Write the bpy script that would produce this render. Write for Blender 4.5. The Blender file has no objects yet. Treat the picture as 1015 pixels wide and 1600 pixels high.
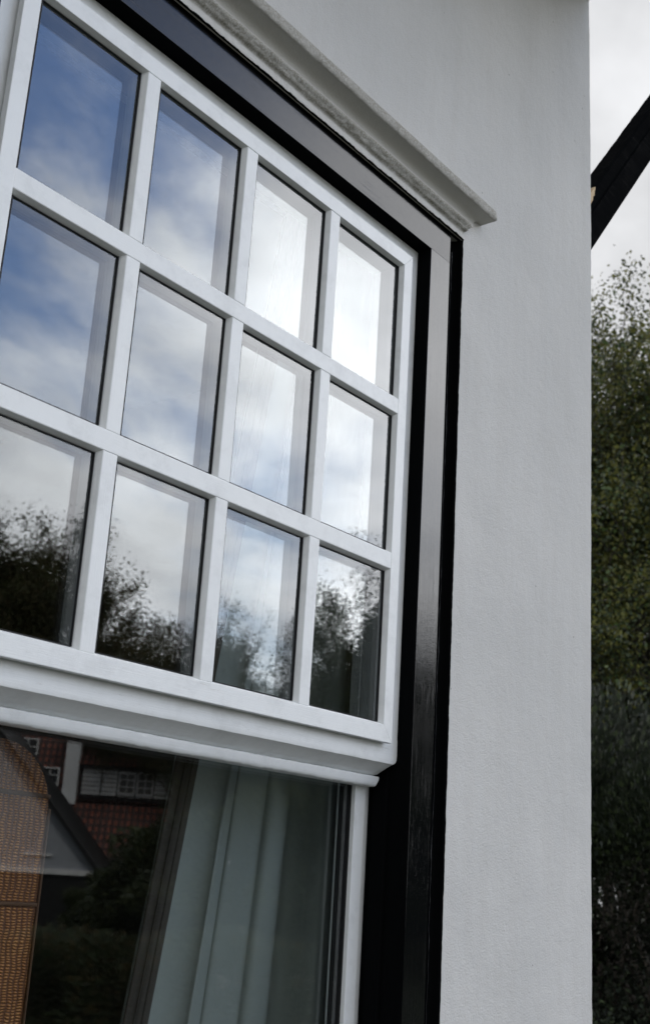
import bpy, bmesh, math, random
import numpy as np
from mathutils import Vector, Matrix

R = math.radians
C = bpy.context.scene.collection
S = 0.25                       # one window module in metres
Z0 = 2.8447                    # height of the top of the panes

# ------------------------------------------------------------------ camera
cam_d = bpy.data.cameras.new("camera")
cam = bpy.data.objects.new("camera", cam_d); C.objects.link(cam)
rot = Matrix(((0.60282, -0.26867, -0.75129), (-0.79562, -0.13151, -0.59136), (0.06008, 0.95421, -0.29303)))
cam.matrix_world = Matrix.Translation((-0.90287, -1.30282, 1.6)) @ rot.to_4x4()
cam_d.sensor_fit = 'VERTICAL'; cam_d.sensor_height = 36; cam_d.lens = 1909.4 / 1600 * 36
cam_d.clip_start = 0.05; cam_d.clip_end = 1500
cam_d.dof.use_dof = True; cam_d.dof.focus_distance = 2.3; cam_d.dof.aperture_fstop = 7.8
bpy.context.scene.camera = cam

# ------------------------------------------------------------------ world
SUN_AZ, SUN_EL = 112.0, 38.0
w = bpy.data.worlds.new("World"); bpy.context.scene.world = w; w.use_nodes = True
nt = w.node_tree; N = nt.nodes; L = nt.links
for n in list(N): N.remove(n)
def nd(t, **k):
    n = N.new(t)
    for a, v in k.items(): setattr(n, a, v)
    return n
out = nd('ShaderNodeOutputWorld'); bg = nd('ShaderNodeBackground'); bg.inputs['Strength'].default_value = 0.1
L.new(bg.outputs[0], out.inputs[0])
sky = nd('ShaderNodeTexSky', sky_type='NISHITA'); sky.sun_disc = False
sky.sun_elevation = R(SUN_EL); sky.sun_rotation = R(90 - SUN_AZ)
sky.air_density = 1.6; sky.dust_density = 1.2; sky.ozone_density = 1.5
tc = nd('ShaderNodeTexCoord'); sep = nd('ShaderNodeSeparateXYZ'); L.new(tc.outputs['Generated'], sep.inputs[0])
def mth(op, a, b=None, c=None, clamp=False):
    n = nd('ShaderNodeMath', operation=op); n.use_clamp = clamp
    for i, v in enumerate((a, b, c)):
        if v is None: continue
        if isinstance(v, (int, float)): n.inputs[i].default_value = v
        else: L.new(v, n.inputs[i])
    return n.outputs[0]
zc = mth('MAXIMUM', sep.outputs[2], 0.04); zz = mth('ADD', zc, 0.25)
px = mth('DIVIDE', sep.outputs[0], zz); py = mth('DIVIDE', sep.outputs[1], zz)
cmb = nd('ShaderNodeCombineXYZ'); L.new(px, cmb.inputs[0]); L.new(py, cmb.inputs[1])
mp = nd('ShaderNodeMapping'); L.new(cmb.outputs[0], mp.inputs[0])
mp.inputs['Rotation'].default_value = (0, 0, R(40)); mp.inputs['Scale'].default_value = (1.0, 1.35, 1); mp.inputs['Location'].default_value = (3.1, 1.7, 0)
n1 = nd('ShaderNodeTexNoise'); L.new(mp.outputs[0], n1.inputs['Vector']); n1.inputs['Scale'].default_value = 1.9
n1.inputs['Detail'].default_value = 9; n1.inputs['Roughness'].default_value = 0.58; n1.inputs['Distortion'].default_value = 0.25
def dirbias(az, el, sharp):
    d = Vector((math.cos(R(el)) * math.cos(R(az)), math.cos(R(el)) * math.sin(R(az)), math.sin(R(el))))
    v = nd('ShaderNodeVectorMath', operation='DOT_PRODUCT'); L.new(tc.outputs['Generated'], v.inputs[0]); v.inputs[1].default_value = d
    return mth('POWER', mth('MAXIMUM', v.outputs['Value'], 0.0), sharp)
blue = dirbias(-64, 31, 34)
back = dirbias(24, 30, 8)
dens = mth('SUBTRACT', mth('ADD', n1.outputs['Fac'], mth('ADD', 0.165, mth('MULTIPLY', back, 0.3))), mth('MULTIPLY', blue, 0.40))
mr = nd('ShaderNodeMapRange'); mr.interpolation_type = 'SMOOTHSTEP'; L.new(dens, mr.inputs['Value'])
mr.inputs['From Min'].default_value = 0.36; mr.inputs['From Max'].default_value = 0.66
# thickness: second noise shades the clouds
n2 = nd('ShaderNodeTexNoise'); L.new(mp.outputs[0], n2.inputs['Vector']); n2.inputs['Scale'].default_value = 3.1; n2.inputs['Detail'].default_value = 6
cr = nd('ShaderNodeMapRange'); L.new(n2.outputs['Fac'], cr.inputs['Value']); cr.inputs['From Min'].default_value = 0.3; cr.inputs['From Max'].default_value = 0.7
cr.inputs['To Min'].default_value = 10.5; cr.inputs['To Max'].default_value = 18.5
hz_ = mth('ADD', 0.45, mth('MULTIPLY', mth('MINIMUM', mth('MULTIPLY', mth('MAXIMUM', sep.outputs[2], 0.0), 2.0), 1.0), 0.6))
gl = mth('ADD', mth('MULTIPLY', dirbias(-40, 15, 6), 1.2), mth('MULTIPLY', hz_, 0.36))
cv = mth('MULTIPLY', mth('MULTIPLY', cr.outputs[0], gl), mth('SUBTRACT', 1.0, mth('MULTIPLY', back, 0.34)))
ccol = nd('ShaderNodeVectorMath', operation='SCALE'); ccol.inputs[0].default_value = (0.985, 0.995, 1.02); L.new(cv, ccol.inputs['Scale'])
skyg = nd('ShaderNodeVectorMath', operation='MULTIPLY'); L.new(sky.outputs[0], skyg.inputs[0]); skyg.inputs[1].default_value = (1.85, 1.88, 2.35)
mix = nd('ShaderNodeMix', data_type='RGBA'); L.new(mr.outputs[0], mix.inputs['Factor']); L.new(skyg.outputs[0], mix.inputs['A']); L.new(ccol.outputs[0], mix.inputs['B'])
L.new(mix.outputs['Result'], bg.inputs['Color'])

# ------------------------------------------------------------------ sun
sd = bpy.data.lights.new("sun", 'SUN'); sd.energy = 0.9; sd.angle = R(14); sd.color = (1, 0.95, 0.88)
sun = bpy.data.objects.new("sun", sd); C.objects.link(sun)
dv = Vector((math.cos(R(SUN_EL)) * math.cos(R(SUN_AZ)), math.cos(R(SUN_EL)) * math.sin(R(SUN_AZ)), math.sin(R(SUN_EL))))
sun.rotation_euler = dv.to_track_quat('Z', 'Y').to_euler(); sun.location = dv * 60
vs = bpy.context.scene.view_settings
vs.view_transform = 'Standard'; vs.look = 'None'; vs.gamma = 1; vs.exposure = 0.97
cy = bpy.context.scene.cycles
cy.max_bounces = 10; cy.glossy_bounces = 6; cy.transparent_max_bounces = 24; cy.diffuse_bounces = 4

# ------------------------------------------------------------------ materials
def new_mat(name):
    m = bpy.data.materials.new(name); m.use_nodes = True
    t = m.node_tree; b = t.nodes['Principled BSDF']
    return m, t, b
def noise(t, scale, detail=4, vec=None, rough=0.55, stretch=None):
    n = t.nodes.new('ShaderNodeTexNoise'); n.inputs['Scale'].default_value = scale; n.inputs['Detail'].default_value = detail; n.inputs['Roughness'].default_value = rough
    g = t.nodes.new('ShaderNodeTexCoord'); mpp = t.nodes.new('ShaderNodeMapping'); t.links.new(g.outputs['Object'], mpp.inputs[0])
    if stretch: mpp.inputs['Scale'].default_value = stretch
    t.links.new(mpp.outputs[0], n.inputs['Vector'])
    return n.outputs['Fac']
def ramp(t, fac, stops):
    r = t.nodes.new('ShaderNodeValToRGB'); t.links.new(fac, r.inputs[0])
    e = r.color_ramp.elements
    while len(e) < len(stops): e.new(0.5)
    for k, (p, c) in enumerate(stops):
        e[k].position = p; e[k].color = (*c, 1) if len(c) == 3 else c
    return r.outputs[0]
def bump(t, b, h, strength, dist, prev=None):
    n = t.nodes.new('ShaderNodeBump'); n.inputs['Strength'].default_value = strength; n.inputs['Distance'].default_value = dist
    t.links.new(h, n.inputs['Height'])
    if prev: t.links.new(prev, n.inputs['Normal'])
    t.links.new(n.outputs[0], b.inputs['Normal'])
    return n.outputs[0]
def mul(t, a, b_, op='MULTIPLY'):
    n = t.nodes.new('ShaderNodeMath'); n.operation = op
    for i, v in enumerate((a, b_)):
        if isinstance(v, (int, float)): n.inputs[i].default_value = v
        else: t.links.new(v, n.inputs[i])
    return n.outputs[0]

def mat_render():          # painted smooth render of the house
    m, t, b = new_mat('white_render')
    big = noise(t, 2.2, 5); sm = noise(t, 260, 3, rough=0.6); md = noise(t, 70, 4)
    col = ramp(t, big, [(0.3, (0.575, 0.57, 0.55)), (0.7, (0.655, 0.645, 0.62))])
    strk = ramp(t, noise(t, 5, 6, stretch=(7, 7, 0.5), rough=0.6), [(0.35, (0.975, 0.97, 0.965)), (0.6, (1, 1, 1))])
    ms_ = t.nodes.new('ShaderNodeMix'); ms_.data_type = 'RGBA'; ms_.blend_type = 'MULTIPLY'; ms_.inputs['Factor'].default_value = 1; t.links.new(col, ms_.inputs['A']); t.links.new(strk, ms_.inputs['B']); col = ms_.outputs['Result']
    # tiny dark specks
    v = t.nodes.new('ShaderNodeTexVoronoi'); v.inputs['Scale'].default_value = 17; v.inputs['Randomness'].default_value = 1
    g = t.nodes.new('ShaderNodeTexCoord'); t.links.new(g.outputs['Object'], v.inputs['Vector'])
    sp = ramp(t, v.outputs['Distance'], [(0.0, (0.35, 0.34, 0.32)), (0.028, (0.5, 0.5, 0.48)), (0.04, (1, 1, 1))])
    pick = t.nodes.new('ShaderNodeSeparateColor'); t.links.new(v.outputs['Color'], pick.inputs[0])
    gate = ramp(t, pick.outputs[0], [(0.62, (0, 0, 0)), (0.64, (1, 1, 1))])
    mm = t.nodes.new('ShaderNodeMix'); mm.data_type = 'RGBA'; mm.blend_type = 'MULTIPLY'
    t.links.new(gate, mm.inputs['Factor']); t.links.new(col, mm.inputs['A']); t.links.new(sp, mm.inputs['B'])
    t.links.new(mm.outputs['Result'], b.inputs['Base Color']); b.inputs['Roughness'].default_value = 0.85
    p = bump(t, b, sm, 0.75, 0.0019); p = bump(t, b, md, 0.35, 0.003, p); bump(t, b, noise(t, 9, 3), 0.25, 0.012, p)
    return m
def mat_plaster():
    m, t, b = new_mat('rough_plaster')
    a = noise(t, 35, 6); c = noise(t, 240, 5, rough=0.75)
    at = t.nodes.new('ShaderNodeAttribute'); at.attribute_name = 'grime'
    k = mul(t, at.outputs['Fac'], mul(t, ramp(t, c, [(0.36, (0.35,) * 3), (0.56, (1,) * 3)]), ramp(t, a, [(0.3, (0.75,) * 3), (0.6, (1,) * 3)])))
    mx = t.nodes.new('ShaderNodeMix'); mx.data_type = 'RGBA'; t.links.new(k, mx.inputs['Factor'])
    mx.inputs['A'].default_value = (0.64, 0.625, 0.59, 1); mx.inputs['B'].default_value = (0.25, 0.235, 0.19, 1)
    t.links.new(mx.outputs['Result'], b.inputs['Base Color']); b.inputs['Roughness'].default_value = 0.9
    p = bump(t, b, c, 0.8, 0.002); bump(t, b, a, 0.4, 0.003, p)
    return m
def mat_white(name, axis, wear=0.0, base=(0.83, 0.845, 0.84)):
    m, t, b = new_mat(name)
    st = {'x': (2.5, 60, 60), 'z': (60, 60, 2.5), 'n': (12, 12, 12)}[axis]
    br = noise(t, 9, 5, stretch=st, rough=0.65); fine = noise(t, 420, 2)
    soil = noise(t, 14, 6, rough=0.7)
    dk = tuple(v * 0.86 for v in base)
    col = ramp(t, soil, [(0.28, dk), (0.5, base), (0.8, tuple(min(1, v * 1.04) for v in base))])
    if wear > 0:
        n = noise(t, 34, 8, stretch=(0.7, 3, 6.0) if axis == 'x' else (3, 3, 1), rough=0.75)
        gate_ = ramp(t, noise(t, 2.6, 2), [(0.5, (0, 0, 0)), (0.62, (0.16, 0.16, 0.16))])
        fl = ramp(t, mul(t, n, gate_, 'ADD'), [(0.645, (0, 0, 0)), (0.66, (1, 1, 1))])
        mx = t.nodes.new('ShaderNodeMix'); mx.data_type = 'RGBA'; t.links.new(fl, mx.inputs['Factor']); t.links.new(col, mx.inputs['A'])
        mx.inputs['B'].default_value = (0.80, 0.80, 0.785, 1); t.links.new(mx.outputs['Result'], b.inputs['Base Color'])
        p = bump(t, b, fl, 0.5, 0.0008); p = bump(t, b, br, 0.35, 0.0012, p)
    else:
        t.links.new(col, b.inputs['Base Color']); p = bump(t, b, br, 0.3, 0.001)
    bump(t, b, fine, 0.15, 0.0005, p)
    b.inputs['Roughness'].default_value = 0.38; b.inputs['Specular IOR Level'].default_value = 0.45
    return m
def mat_black(name, axis, gloss=0.1, spec=0.6, worn=False):
    m, t, b = new_mat(name)
    st = {'x': (1.2, 50, 50), 'z': (50, 50, 1.2)}[axis]
    br = noise(t, 6, 6, stretch=st, rough=0.7); bl = noise(t, 6, 5)
    rg = ramp(t, mul(t, mul(t, br, 0.65), mul(t, bl, 0.35), 'ADD'), [(0.38, (gloss,) * 3), (0.52, (gloss * 2.2,) * 3), (0.62, (gloss + 0.22,) * 3)])
    t.links.new(rg, b.inputs['Roughness'])
    if worn: b.inputs['IOR'].default_value = 1.12
    b.inputs['Base Color'].default_value = (0.004, 0.0045, 0.005, 1); b.inputs['Specular IOR Level'].default_value = spec
    p = bump(t, b, br, 0.35 if worn else 0.30, 0.0008)
    bump(t, b, noise(t, 160, 3), 0.12, 0.0005, p)
    return m
def mat_glass():
    m = bpy.data.materials.new('window_glass'); m.use_nodes = True; t = m.node_tree
    for n in list(t.nodes): t.nodes.remove(n)
    o = t.nodes.new('ShaderNodeOutputMaterial'); mx = t.nodes.new('ShaderNodeMixShader'); tr = t.nodes.new('ShaderNodeBsdfTransparent'); gl_ = t.nodes.new('ShaderNodeBsdfGlossy')
    gl_.inputs['Roughness'].default_value = 0.0; gl_.inputs['Color'].default_value = (0.97, 0.985, 1, 1); tr.inputs['Color'].default_value = (0.93, 0.955, 0.95, 1)
    fr = t.nodes.new('ShaderNodeFresnel'); geo = t.nodes.new('ShaderNodeNewGeometry')      # same index from both sides: the sheet is thin
    sel = mul(t, mul(t, geo.outputs['Backfacing'], 1 / 1.47 - 1.47), 1.47, 'ADD'); t.links.new(sel, fr.inputs['IOR'])
    # two faces of one sheet: 2R / (1 + R)
    a = mul(t, fr.outputs[0], 2.0); d = mul(t, fr.outputs[0], 1.0, 'ADD'); q = mul(t, a, d, 'DIVIDE')
    t.links.new(q, mx.inputs[0]); t.links.new(tr.outputs[0], mx.inputs[1]); t.links.new(gl_.outputs[0], mx.inputs[2]); t.links.new(mx.outputs[0], o.inputs[0])
    return m
def mat_plain(name, col, rough=0.7, var=0.15, scale=8, bmp=0.0, bs=60, spec=0.4, trans=0.0):
    m, t, b = new_mat(name)
    n = noise(t, scale, 5)
    c = ramp(t, n, [(0.3, tuple(v * (1 - var) for v in col)), (0.7, tuple(min(1, v * (1 + var)) for v in col))])
    t.links.new(c, b.inputs['Base Color']); b.inputs['Roughness'].default_value = rough; b.inputs['Specular IOR Level'].default_value = spec
    if bmp: bump(t, b, noise(t, bs, 4), 0.6, bmp)
    if trans:
        o = t.nodes['Material Output']; tl = t.nodes.new('ShaderNodeBsdfTranslucent'); t.links.new(c, tl.inputs[0])
        mx = t.nodes.new('ShaderNodeMixShader'); mx.inputs[0].default_value = trans
        t.links.new(b.outputs[0], mx.inputs[1]); t.links.new(tl.outputs[0], mx.inputs[2]); t.links.new(mx.outputs[0], o.inputs[0])
    return m
def mat_tiles():
    m, t, b = new_mat('red_roof_tiles')
    g = t.nodes.new('ShaderNodeTexCoord')
    br = t.nodes.new('ShaderNodeTexBrick'); t.links.new(g.outputs['UV'], br.inputs['Vector'])
    br.offset = 0; br.inputs['Scale'].default_value = 1; br.inputs['Brick Width'].default_value = 0.22; br.inputs['Row Height'].default_value = 0.3; br.inputs['Mortar Size'].default_value = 0.055
    br.inputs['Color1'].default_value = (0.30, 0.085, 0.05, 1); br.inputs['Color2'].default_value = (0.17, 0.058, 0.04, 1); br.inputs['Mortar'].default_value = (0.035, 0.02, 0.018, 1)
    wv = t.nodes.new('ShaderNodeTexWave'); t.links.new(g.outputs['UV'], wv.inputs['Vector']); wv.bands_direction = 'X'; wv.inputs['Scale'].default_value = math.pi * 2 / 0.22 / 20 * 1.0
    t.links.new(br.outputs['Color'], b.inputs['Base Color']); b.inputs['Roughness'].default_value = 0.7
    bump(t, b, wv.outputs['Fac'], 0.5, 0.02)
    return m
def mat_wicker():
    m, t, b = new_mat('woven_rattan')
    g = t.nodes.new('ShaderNodeTexCoord')
    def wave(dirn, sc):
        wv = t.nodes.new('ShaderNodeTexWave'); t.links.new(g.outputs['Object'], wv.inputs['Vector']); wv.bands_direction = dirn
        wv.inputs['Scale'].default_value = sc; wv.inputs['Distortion'].default_value = 4.5; wv.inputs['Detail'].default_value = 3; return wv.outputs['Fac']
    h = mul(t, wave('Z', 75), wave('X', 30))
    n = noise(t, 22, 6, stretch=(3, 1, 0.6))
    hh = mul(t, h, ramp(t, n, [(0.3, (0.3,) * 3), (0.7, (1.3,) * 3)]))
    c = ramp(t, hh, [(0.0, (0.13, 0.04, 0.012)), (0.4, (0.52, 0.21, 0.065)), (1.0, (0.72, 0.36, 0.14))])
    t.links.new(c, b.inputs['Base Color']); b.inputs['Roughness'].default_value = 0.6; bump(t, b, h, 0.8, 0.004)
    return m
def mat_cloth(name, col, tl=0.25):
    m, t, b = new_mat(name)
    n = noise(t, 500, 2, stretch=(1, 1, 0.4)); big = noise(t, 5, 3)
    c = ramp(t, big, [(0.3, tuple(v * 0.9 for v in col)), (0.7, col)])
    t.links.new(c, b.inputs['Base Color']); b.inputs['Roughness'].default_value = 0.9; bump(t, b, noise(t, 14, 5, stretch=(1, 1, 0.25)), 0.5, 0.006, bump(t, b, n, 0.3, 0.0006))
    return m
M = dict(render=mat_render(), plaster=mat_plaster(), wx=mat_white('white_gloss_rail', 'x'), wz=mat_white('white_gloss_stile', 'z'),
         worn=mat_white('flaking_white_paint', 'x', 0.012), wn=mat_white('white_trim', 'n'), bx=mat_black('black_gloss_head', 'x', 0.06, 0.33),
         bz=mat_black('black_gloss_jamb', 'z', 0.025, 0.48), bm=mat_black('black_paint_reveal', 'z', 0.4, 0.06, True), bw=mat_black('black_timber', 'x', 0.5, 0.04, True),
         glass=mat_glass(), gasket=mat_plain('glazing_gasket', (0.012, 0.012, 0.013), 0.6), spacer=mat_plain('spacer_bar', (0.20, 0.21, 0.215), 0.45, 0.05),
         tiles=mat_tiles(), wicker=mat_wicker(), cane=mat_plain('dark_cane', (0.10, 0.045, 0.02), 0.7, 0.3, 30), cloth=mat_cloth('sage_curtain_cloth', (0.285, 0.31, 0.30)), taupe=mat_cloth('taupe_curtain_cloth', (0.045, 0.036, 0.031)),
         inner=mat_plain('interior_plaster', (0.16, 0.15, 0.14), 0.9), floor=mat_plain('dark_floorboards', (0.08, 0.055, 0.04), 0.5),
         soffit=mat_plain('brown_soffit_boards', (0.055, 0.038, 0.024), 0.7, bmp=0.002), ground=mat_plain('grass_ground', (0.03, 0.04, 0.018), 0.95, 0.4, 3, 0.02, 20),
         road=mat_plain('brick_lane', (0.16, 0.13, 0.11), 0.9, 0.2, 4, 0.01, 12), paving=mat_plain('pale_terrace_paving', (0.05, 0.047, 0.04), 0.9, 0.2, 2, 0.004, 30),
         bark=mat_plain('bark', (0.05, 0.042, 0.034), 0.9, 0.3, 4, 0.02, 12), leaf=mat_plain('leaves_olive', (0.062, 0.072, 0.022), 0.6, 0.4, 0.7, trans=0.25),
         leafb=mat_plain('leaves_autumn', (0.085, 0.068, 0.026), 0.6, 0.4, 0.7, trans=0.25), leafd=mat_plain('leaves_dark', (0.040, 0.056, 0.024), 0.6, 0.4, 0.7, trans=0.2),
         leafs=mat_plain('leaves_yew', (0.016, 0.023, 0.012), 0.6, 0.4, 0.7, trans=0.1), leafo=mat_plain('leaves_yellow_green', (0.12, 0.125, 0.03), 0.6, 0.35, 0.7, trans=0.45), leafg=mat_plain('leaves_fresh', (0.07, 0.11, 0.035), 0.55, 0.3, 0.7, trans=0.35),
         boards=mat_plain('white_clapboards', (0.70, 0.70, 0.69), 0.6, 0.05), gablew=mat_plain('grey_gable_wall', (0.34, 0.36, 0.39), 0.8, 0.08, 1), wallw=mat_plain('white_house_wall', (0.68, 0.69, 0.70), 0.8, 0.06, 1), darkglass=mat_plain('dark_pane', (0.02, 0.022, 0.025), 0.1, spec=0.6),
         trimd=mat_plain('dark_bargeboard', (0.006, 0.006, 0.007), 0.5), wood=mat_plain('bare_pale_wood', (0.62, 0.46, 0.27), 0.8, 0.2, 60, 0.002, 90), caulk=mat_plain('cracked_caulk', (0.05, 0.052, 0.055), 0.4, 0.6, 60))

# ------------------------------------------------------------------ helpers
def tag(o, label=None, cat=None, group=None, kind=None):
    for k, v in (('label', label), ('category', cat), ('group', group), ('kind', kind)):
        if v: o[k] = v
    return o
def link(name, me, parent=None):
    o = bpy.data.objects.new(name, me); C.objects.link(o)
    if parent: o.parent = parent
    return o
def empty(name, loc=(0, 0, 0), rz=0.0):
    o = bpy.data.objects.new(name, None); C.objects.link(o); o.location = loc; o.rotation_euler = (0, 0, rz); o.empty_display_size = 0.1
    return o
def finish(name, bm, mats, parent=None, smooth=False):
    me = bpy.data.meshes.new(name); bm.normal_update(); bm.to_mesh(me); bm.free()
    for m in (mats if isinstance(mats, (list, tuple)) else [mats]): me.materials.append(m)
    if smooth: me.polygons.foreach_set('use_smooth', [True] * len(me.polygons))
    return link(name, me, parent)
def box(bm, x0, x1, y0, y1, z0, z1, bev=0.0, mi=0, seg=2):
    vs_ = [bm.verts.new((x, y, z)) for x in (x0, x1) for y in (y0, y1) for z in (z0, z1)]
    F = [(0, 1, 3, 2), (4, 6, 7, 5), (0, 4, 5, 1), (2, 3, 7, 6), (0, 2, 6, 4), (1, 5, 7, 3)]
    fs = [bm.faces.new([vs_[i] for i in f]) for f in F]
    for f in fs: f.material_index = mi
    if bev:
        es = list({e for f in fs for e in f.edges})
        r = bmesh.ops.bevel(bm, geom=es, offset=bev, segments=seg, affect='EDGES', profile=0.6)
        for f in r['faces']: f.material_index = mi
def prism(bm, pts, y0, y1, bev=0.0, mi=0):     # polygon in xz extruded along y
    a = [bm.verts.new((p[0], y0, p[1])) for p in pts]; b = [bm.verts.new((p[0], y1, p[1])) for p in pts]
    fs = [bm.faces.new(a), bm.faces.new(b[::-1])]
    n = len(pts)
    for i in range(n): fs.append(bm.faces.new((a[i], b[i], b[(i + 1) % n], a[(i + 1) % n])))
    bmesh.ops.recalc_face_normals(bm, faces=fs)
    for f in fs: f.material_index = mi
    if bev: bmesh.ops.bevel(bm, geom=list({e for f in fs for e in f.edges}), offset=bev, segments=2, affect='EDGES', profile=0.6)
def bar(bm, x0, x1, z0, z1, y0, y1, tx, tz, bev):   # glazing bar widening towards the glass
    vs_ = [bm.verts.new((x + (tx if x == x1 else -tx) * (y == y1), y, z + (tz if z == z1 else -tz) * (y == y1))) for x in (x0, x1) for y in (y0, y1) for z in (z0, z1)]
    F = [(0, 1, 3, 2), (4, 6, 7, 5), (0, 4, 5, 1), (2, 3, 7, 6), (0, 2, 6, 4), (1, 5, 7, 3)]
    fs = [bm.faces.new([vs_[i] for i in f]) for f in F]
    bmesh.ops.bevel(bm, geom=list({e for f in fs for e in f.edges}), offset=bev, segments=3, affect='EDGES', profile=0.6)
def U(v): return v * S
def UZ(v): return Z0 + v * S

# ================================================================== THE HOUSE
house = empty('house', (1.0, 0.0, 0.0))
house.location = (0, 0, 0)
tag(house, 'white rendered house seen up close with a black framed white sash window', 'house')
YW = U(-0.09); YF = U(-0.06)                       # wall plane, frame plane
XJ0, XJ1 = U(-0.755), U(4.62)
FO0, FO1 = U(-0.60), U(4.465)                    # outer edges of the black frame                      # masonry opening
ZB, ZT = UZ(-8.9), UZ(0.57)
XC = U(7.21)                                       # house corner
ZE = UZ(4.95)                                       # front soffit
rnd = random.Random(5)
def jig(a, s=0.0): return (math.sin(a * 13.1 + s) + 0.6 * math.sin(a * 31.7 + 2 * s) + 0.5 * math.sin(a * 71.3 + s * 3) + 0.4 * math.sin(a * 143.0 + s)) / 2.5
# wall: front sheet with opening, rounded slightly uneven corner, side wall, reveals
bm = bmesh.new()
xs = [-4.0, XJ0, XJ1]; NZ = 260
zs = sorted(set([0.0, ZB, ZT, ZE + 0.3] + [i * (ZE + 0.3) / NZ for i in range(1, NZ)]))
cache = {}
def V(x, y, z):
    k = (round(x, 6), round(y, 6), round(z, 6))
    if k not in cache: cache[k] = bm.verts.new((x, y, z))
    return cache[k]
def corner(z):
    j = 0.0016 * jig(z * 1.6, 1) + 0.0010 * jig(z * 9, 4) + 0.006 * math.sin(z * 2.1 + 1)
    r = 0.007
    pts = [(XC - r + j, YW)]
    for a in (22, 45, 68): pts.append((XC - r + j + r * math.sin(R(a)), YW + r - r * math.cos(R(a))))
    pts.append((XC + j, YW + r)); pts.append((XC, 9.0))
    return pts
for i in range(len(zs) - 1):
    za, zb = zs[i], zs[i + 1]
    inside = za >= ZB - 1e-6 and zb <= ZT + 1e-6
    bm.faces.new((V(xs[0], YW, za), V(xs[1], YW, za), V(xs[1], YW, zb), V(xs[0], YW, zb)))
    if not inside: bm.faces.new((V(xs[1], YW, za), V(xs[2], YW, za), V(xs[2], YW, zb), V(xs[1], YW, zb)))
    ca, cb = corner(za), corner(zb)
    pa = [(XJ1, YW)] + ca; pb = [(XJ1, YW)] + cb
    for k in range(len(pa) - 1):
        bm.faces.new((V(*pa[k], za), V(*pa[k + 1], za), V(*pb[k + 1], zb), V(*pb[k], zb)))
# soffit and sill of the masonry opening, left return
TH = 0.28
bm.faces.new([bm.verts.new(p) for p in ((XJ0, YW, ZT), (XJ1, YW, ZT), (XJ1, YW + TH, ZT), (XJ0, YW + TH, ZT))])
bm.faces.new([bm.verts.new(p) for p in ((XJ0, YW, ZB), (XJ0, YW + TH, ZB), (XJ1, YW + TH, ZB), (XJ1, YW, ZB))])
bm.faces.new([bm.verts.new(p) for p in ((-4, YW, 0), (-4, YW, ZE), (-4, 9, ZE), (-4, 9, 0))])
bm.faces.new([bm.verts.new(p) for p in ((-4, 9, 0), (-4, 9, ZE), (XC, 9, ZE), (XC, 9, 0))])
finish('wall', bm, M['render'], house)
# black painted reveals left and right (proud skins on the masonry sides), wavy outer edge
for xx, sg in ((XJ1, -1), (XJ0, 1)):
    bm = bmesh.new(); prev = None
    for i in range(501):
        z = ZB + (ZT - ZB) * i / 500
        e = YW - 0.0006 + 0.0014 * max(0, jig(z * 2.3, sg)) * (0.6 + 0.4 * jig(z * 11))
        o_ = 0.0010 + 0.0009 * jig(z * 5, 2)
        row = [bm.verts.new((xx + sg * 0.036, 0.002, z)), bm.verts.new((xx + sg * 0.008, 0.001 + 0.001 * jig(z * 3), z)), bm.verts.new((xx + sg * (0.0035 + 0.001 * jig(z * 7, 3)), -0.006, z)),
               bm.verts.new((xx + sg * 0.002, YW + 0.006, z)), bm.verts.new((xx + sg * 0.0015, e, z)), bm.verts.new((xx - sg * o_, e - 0.0006, z))]
        if prev:
            for k in range(5): bm.faces.new((prev[k], row[k], row[k + 1], prev[k + 1]) if sg < 0 else (prev[k], prev[k + 1], row[k + 1], row[k]))
        prev = row
    finish('reveal', bm, M['bm'], house, True)
# uneven thread of caulk lying in the groove
bm = bmesh.new(); prev = None
for i in range(900):
    z = ZB + (ZT - ZB - 0.03) * i / 899
    r_ = 0.0003 + 0.0012 * max(0.0, jig(z * 1.1, 3) * (0.5 + 0.8 * rnd.random()))
    x_ = XJ1 - 0.013 + 0.003 * jig(z * 1.3, 2); y_ = -0.0025
    row = [bm.verts.new((x_ + r_ * math.cos(q_), y_ + r_ * math.sin(q_), z)) for q_ in (0, 1.57, 3.14, 4.71)]
    if prev:
        for k in range(4): bm.faces.new((prev[k], row[k], row[(k + 1) % 4], prev[(k + 1) % 4]))
    prev = row
finish('caulk_line', bm, M['caulk'], house, True)

# hood moulding: swept profile with rough arrises and a returned right end
prof = [(-0.062, 0.568, 0, 0.1), (-0.088, 0.567, 0.3, 0.1), (-0.095, 0.572, 1, 0.1), (-0.096, 0.60, 1, 0.0), (-0.095, 0.632, 1, 0.1), (-0.098, 0.652, 1, 0.7), (-0.112, 0.662, 1, 1.0), (-0.126, 0.672, 1, 0.9), (-0.128, 0.684, 1, 0.8), (-0.137, 0.694, 1, 0.9), (-0.148, 0.712, 1, 1.0), (-0.150, 0.730, 1, 1.0),
        (-0.140, 0.745, 1, 0.7), (-0.118, 0.752, 0.6, 0.2), (-0.108, 0.764, 0.2, 0), (-0.106, 0.785, 0, 0), (-0.108, 0.805, 0, 0), (-0.116, 0.825, 0, 0), (-0.132, 0.842, 0, 0.05), (-0.156, 0.854, 0, 0.1), (-0.188, 0.862, 0, 0.1),
        (-0.228, 0.866, 0.2, 0.15), (-0.244, 0.868, 0.8, 0.4), (-0.252, 0.876, 1, 0.7), (-0.255, 0.905, 1, 0.8), (-0.254, 0.945, 1, 0.9), (-0.245, 0.968, 1, 1.0), (-0.222, 0.990, 1, 0.8), (-0.17, 1.010, 0.6, 0.4), (-0.09, 1.03, 0, 0)]
bm = bmesh.new(); gl_layer = bm.verts.layers.float.new('grime')
NX = 620; xa, rows = U(-3.0), []
rr = random.Random(3); nv = [[rr.uniform(-1, 1) for _ in prof] for _ in range(NX + 1)]
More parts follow.
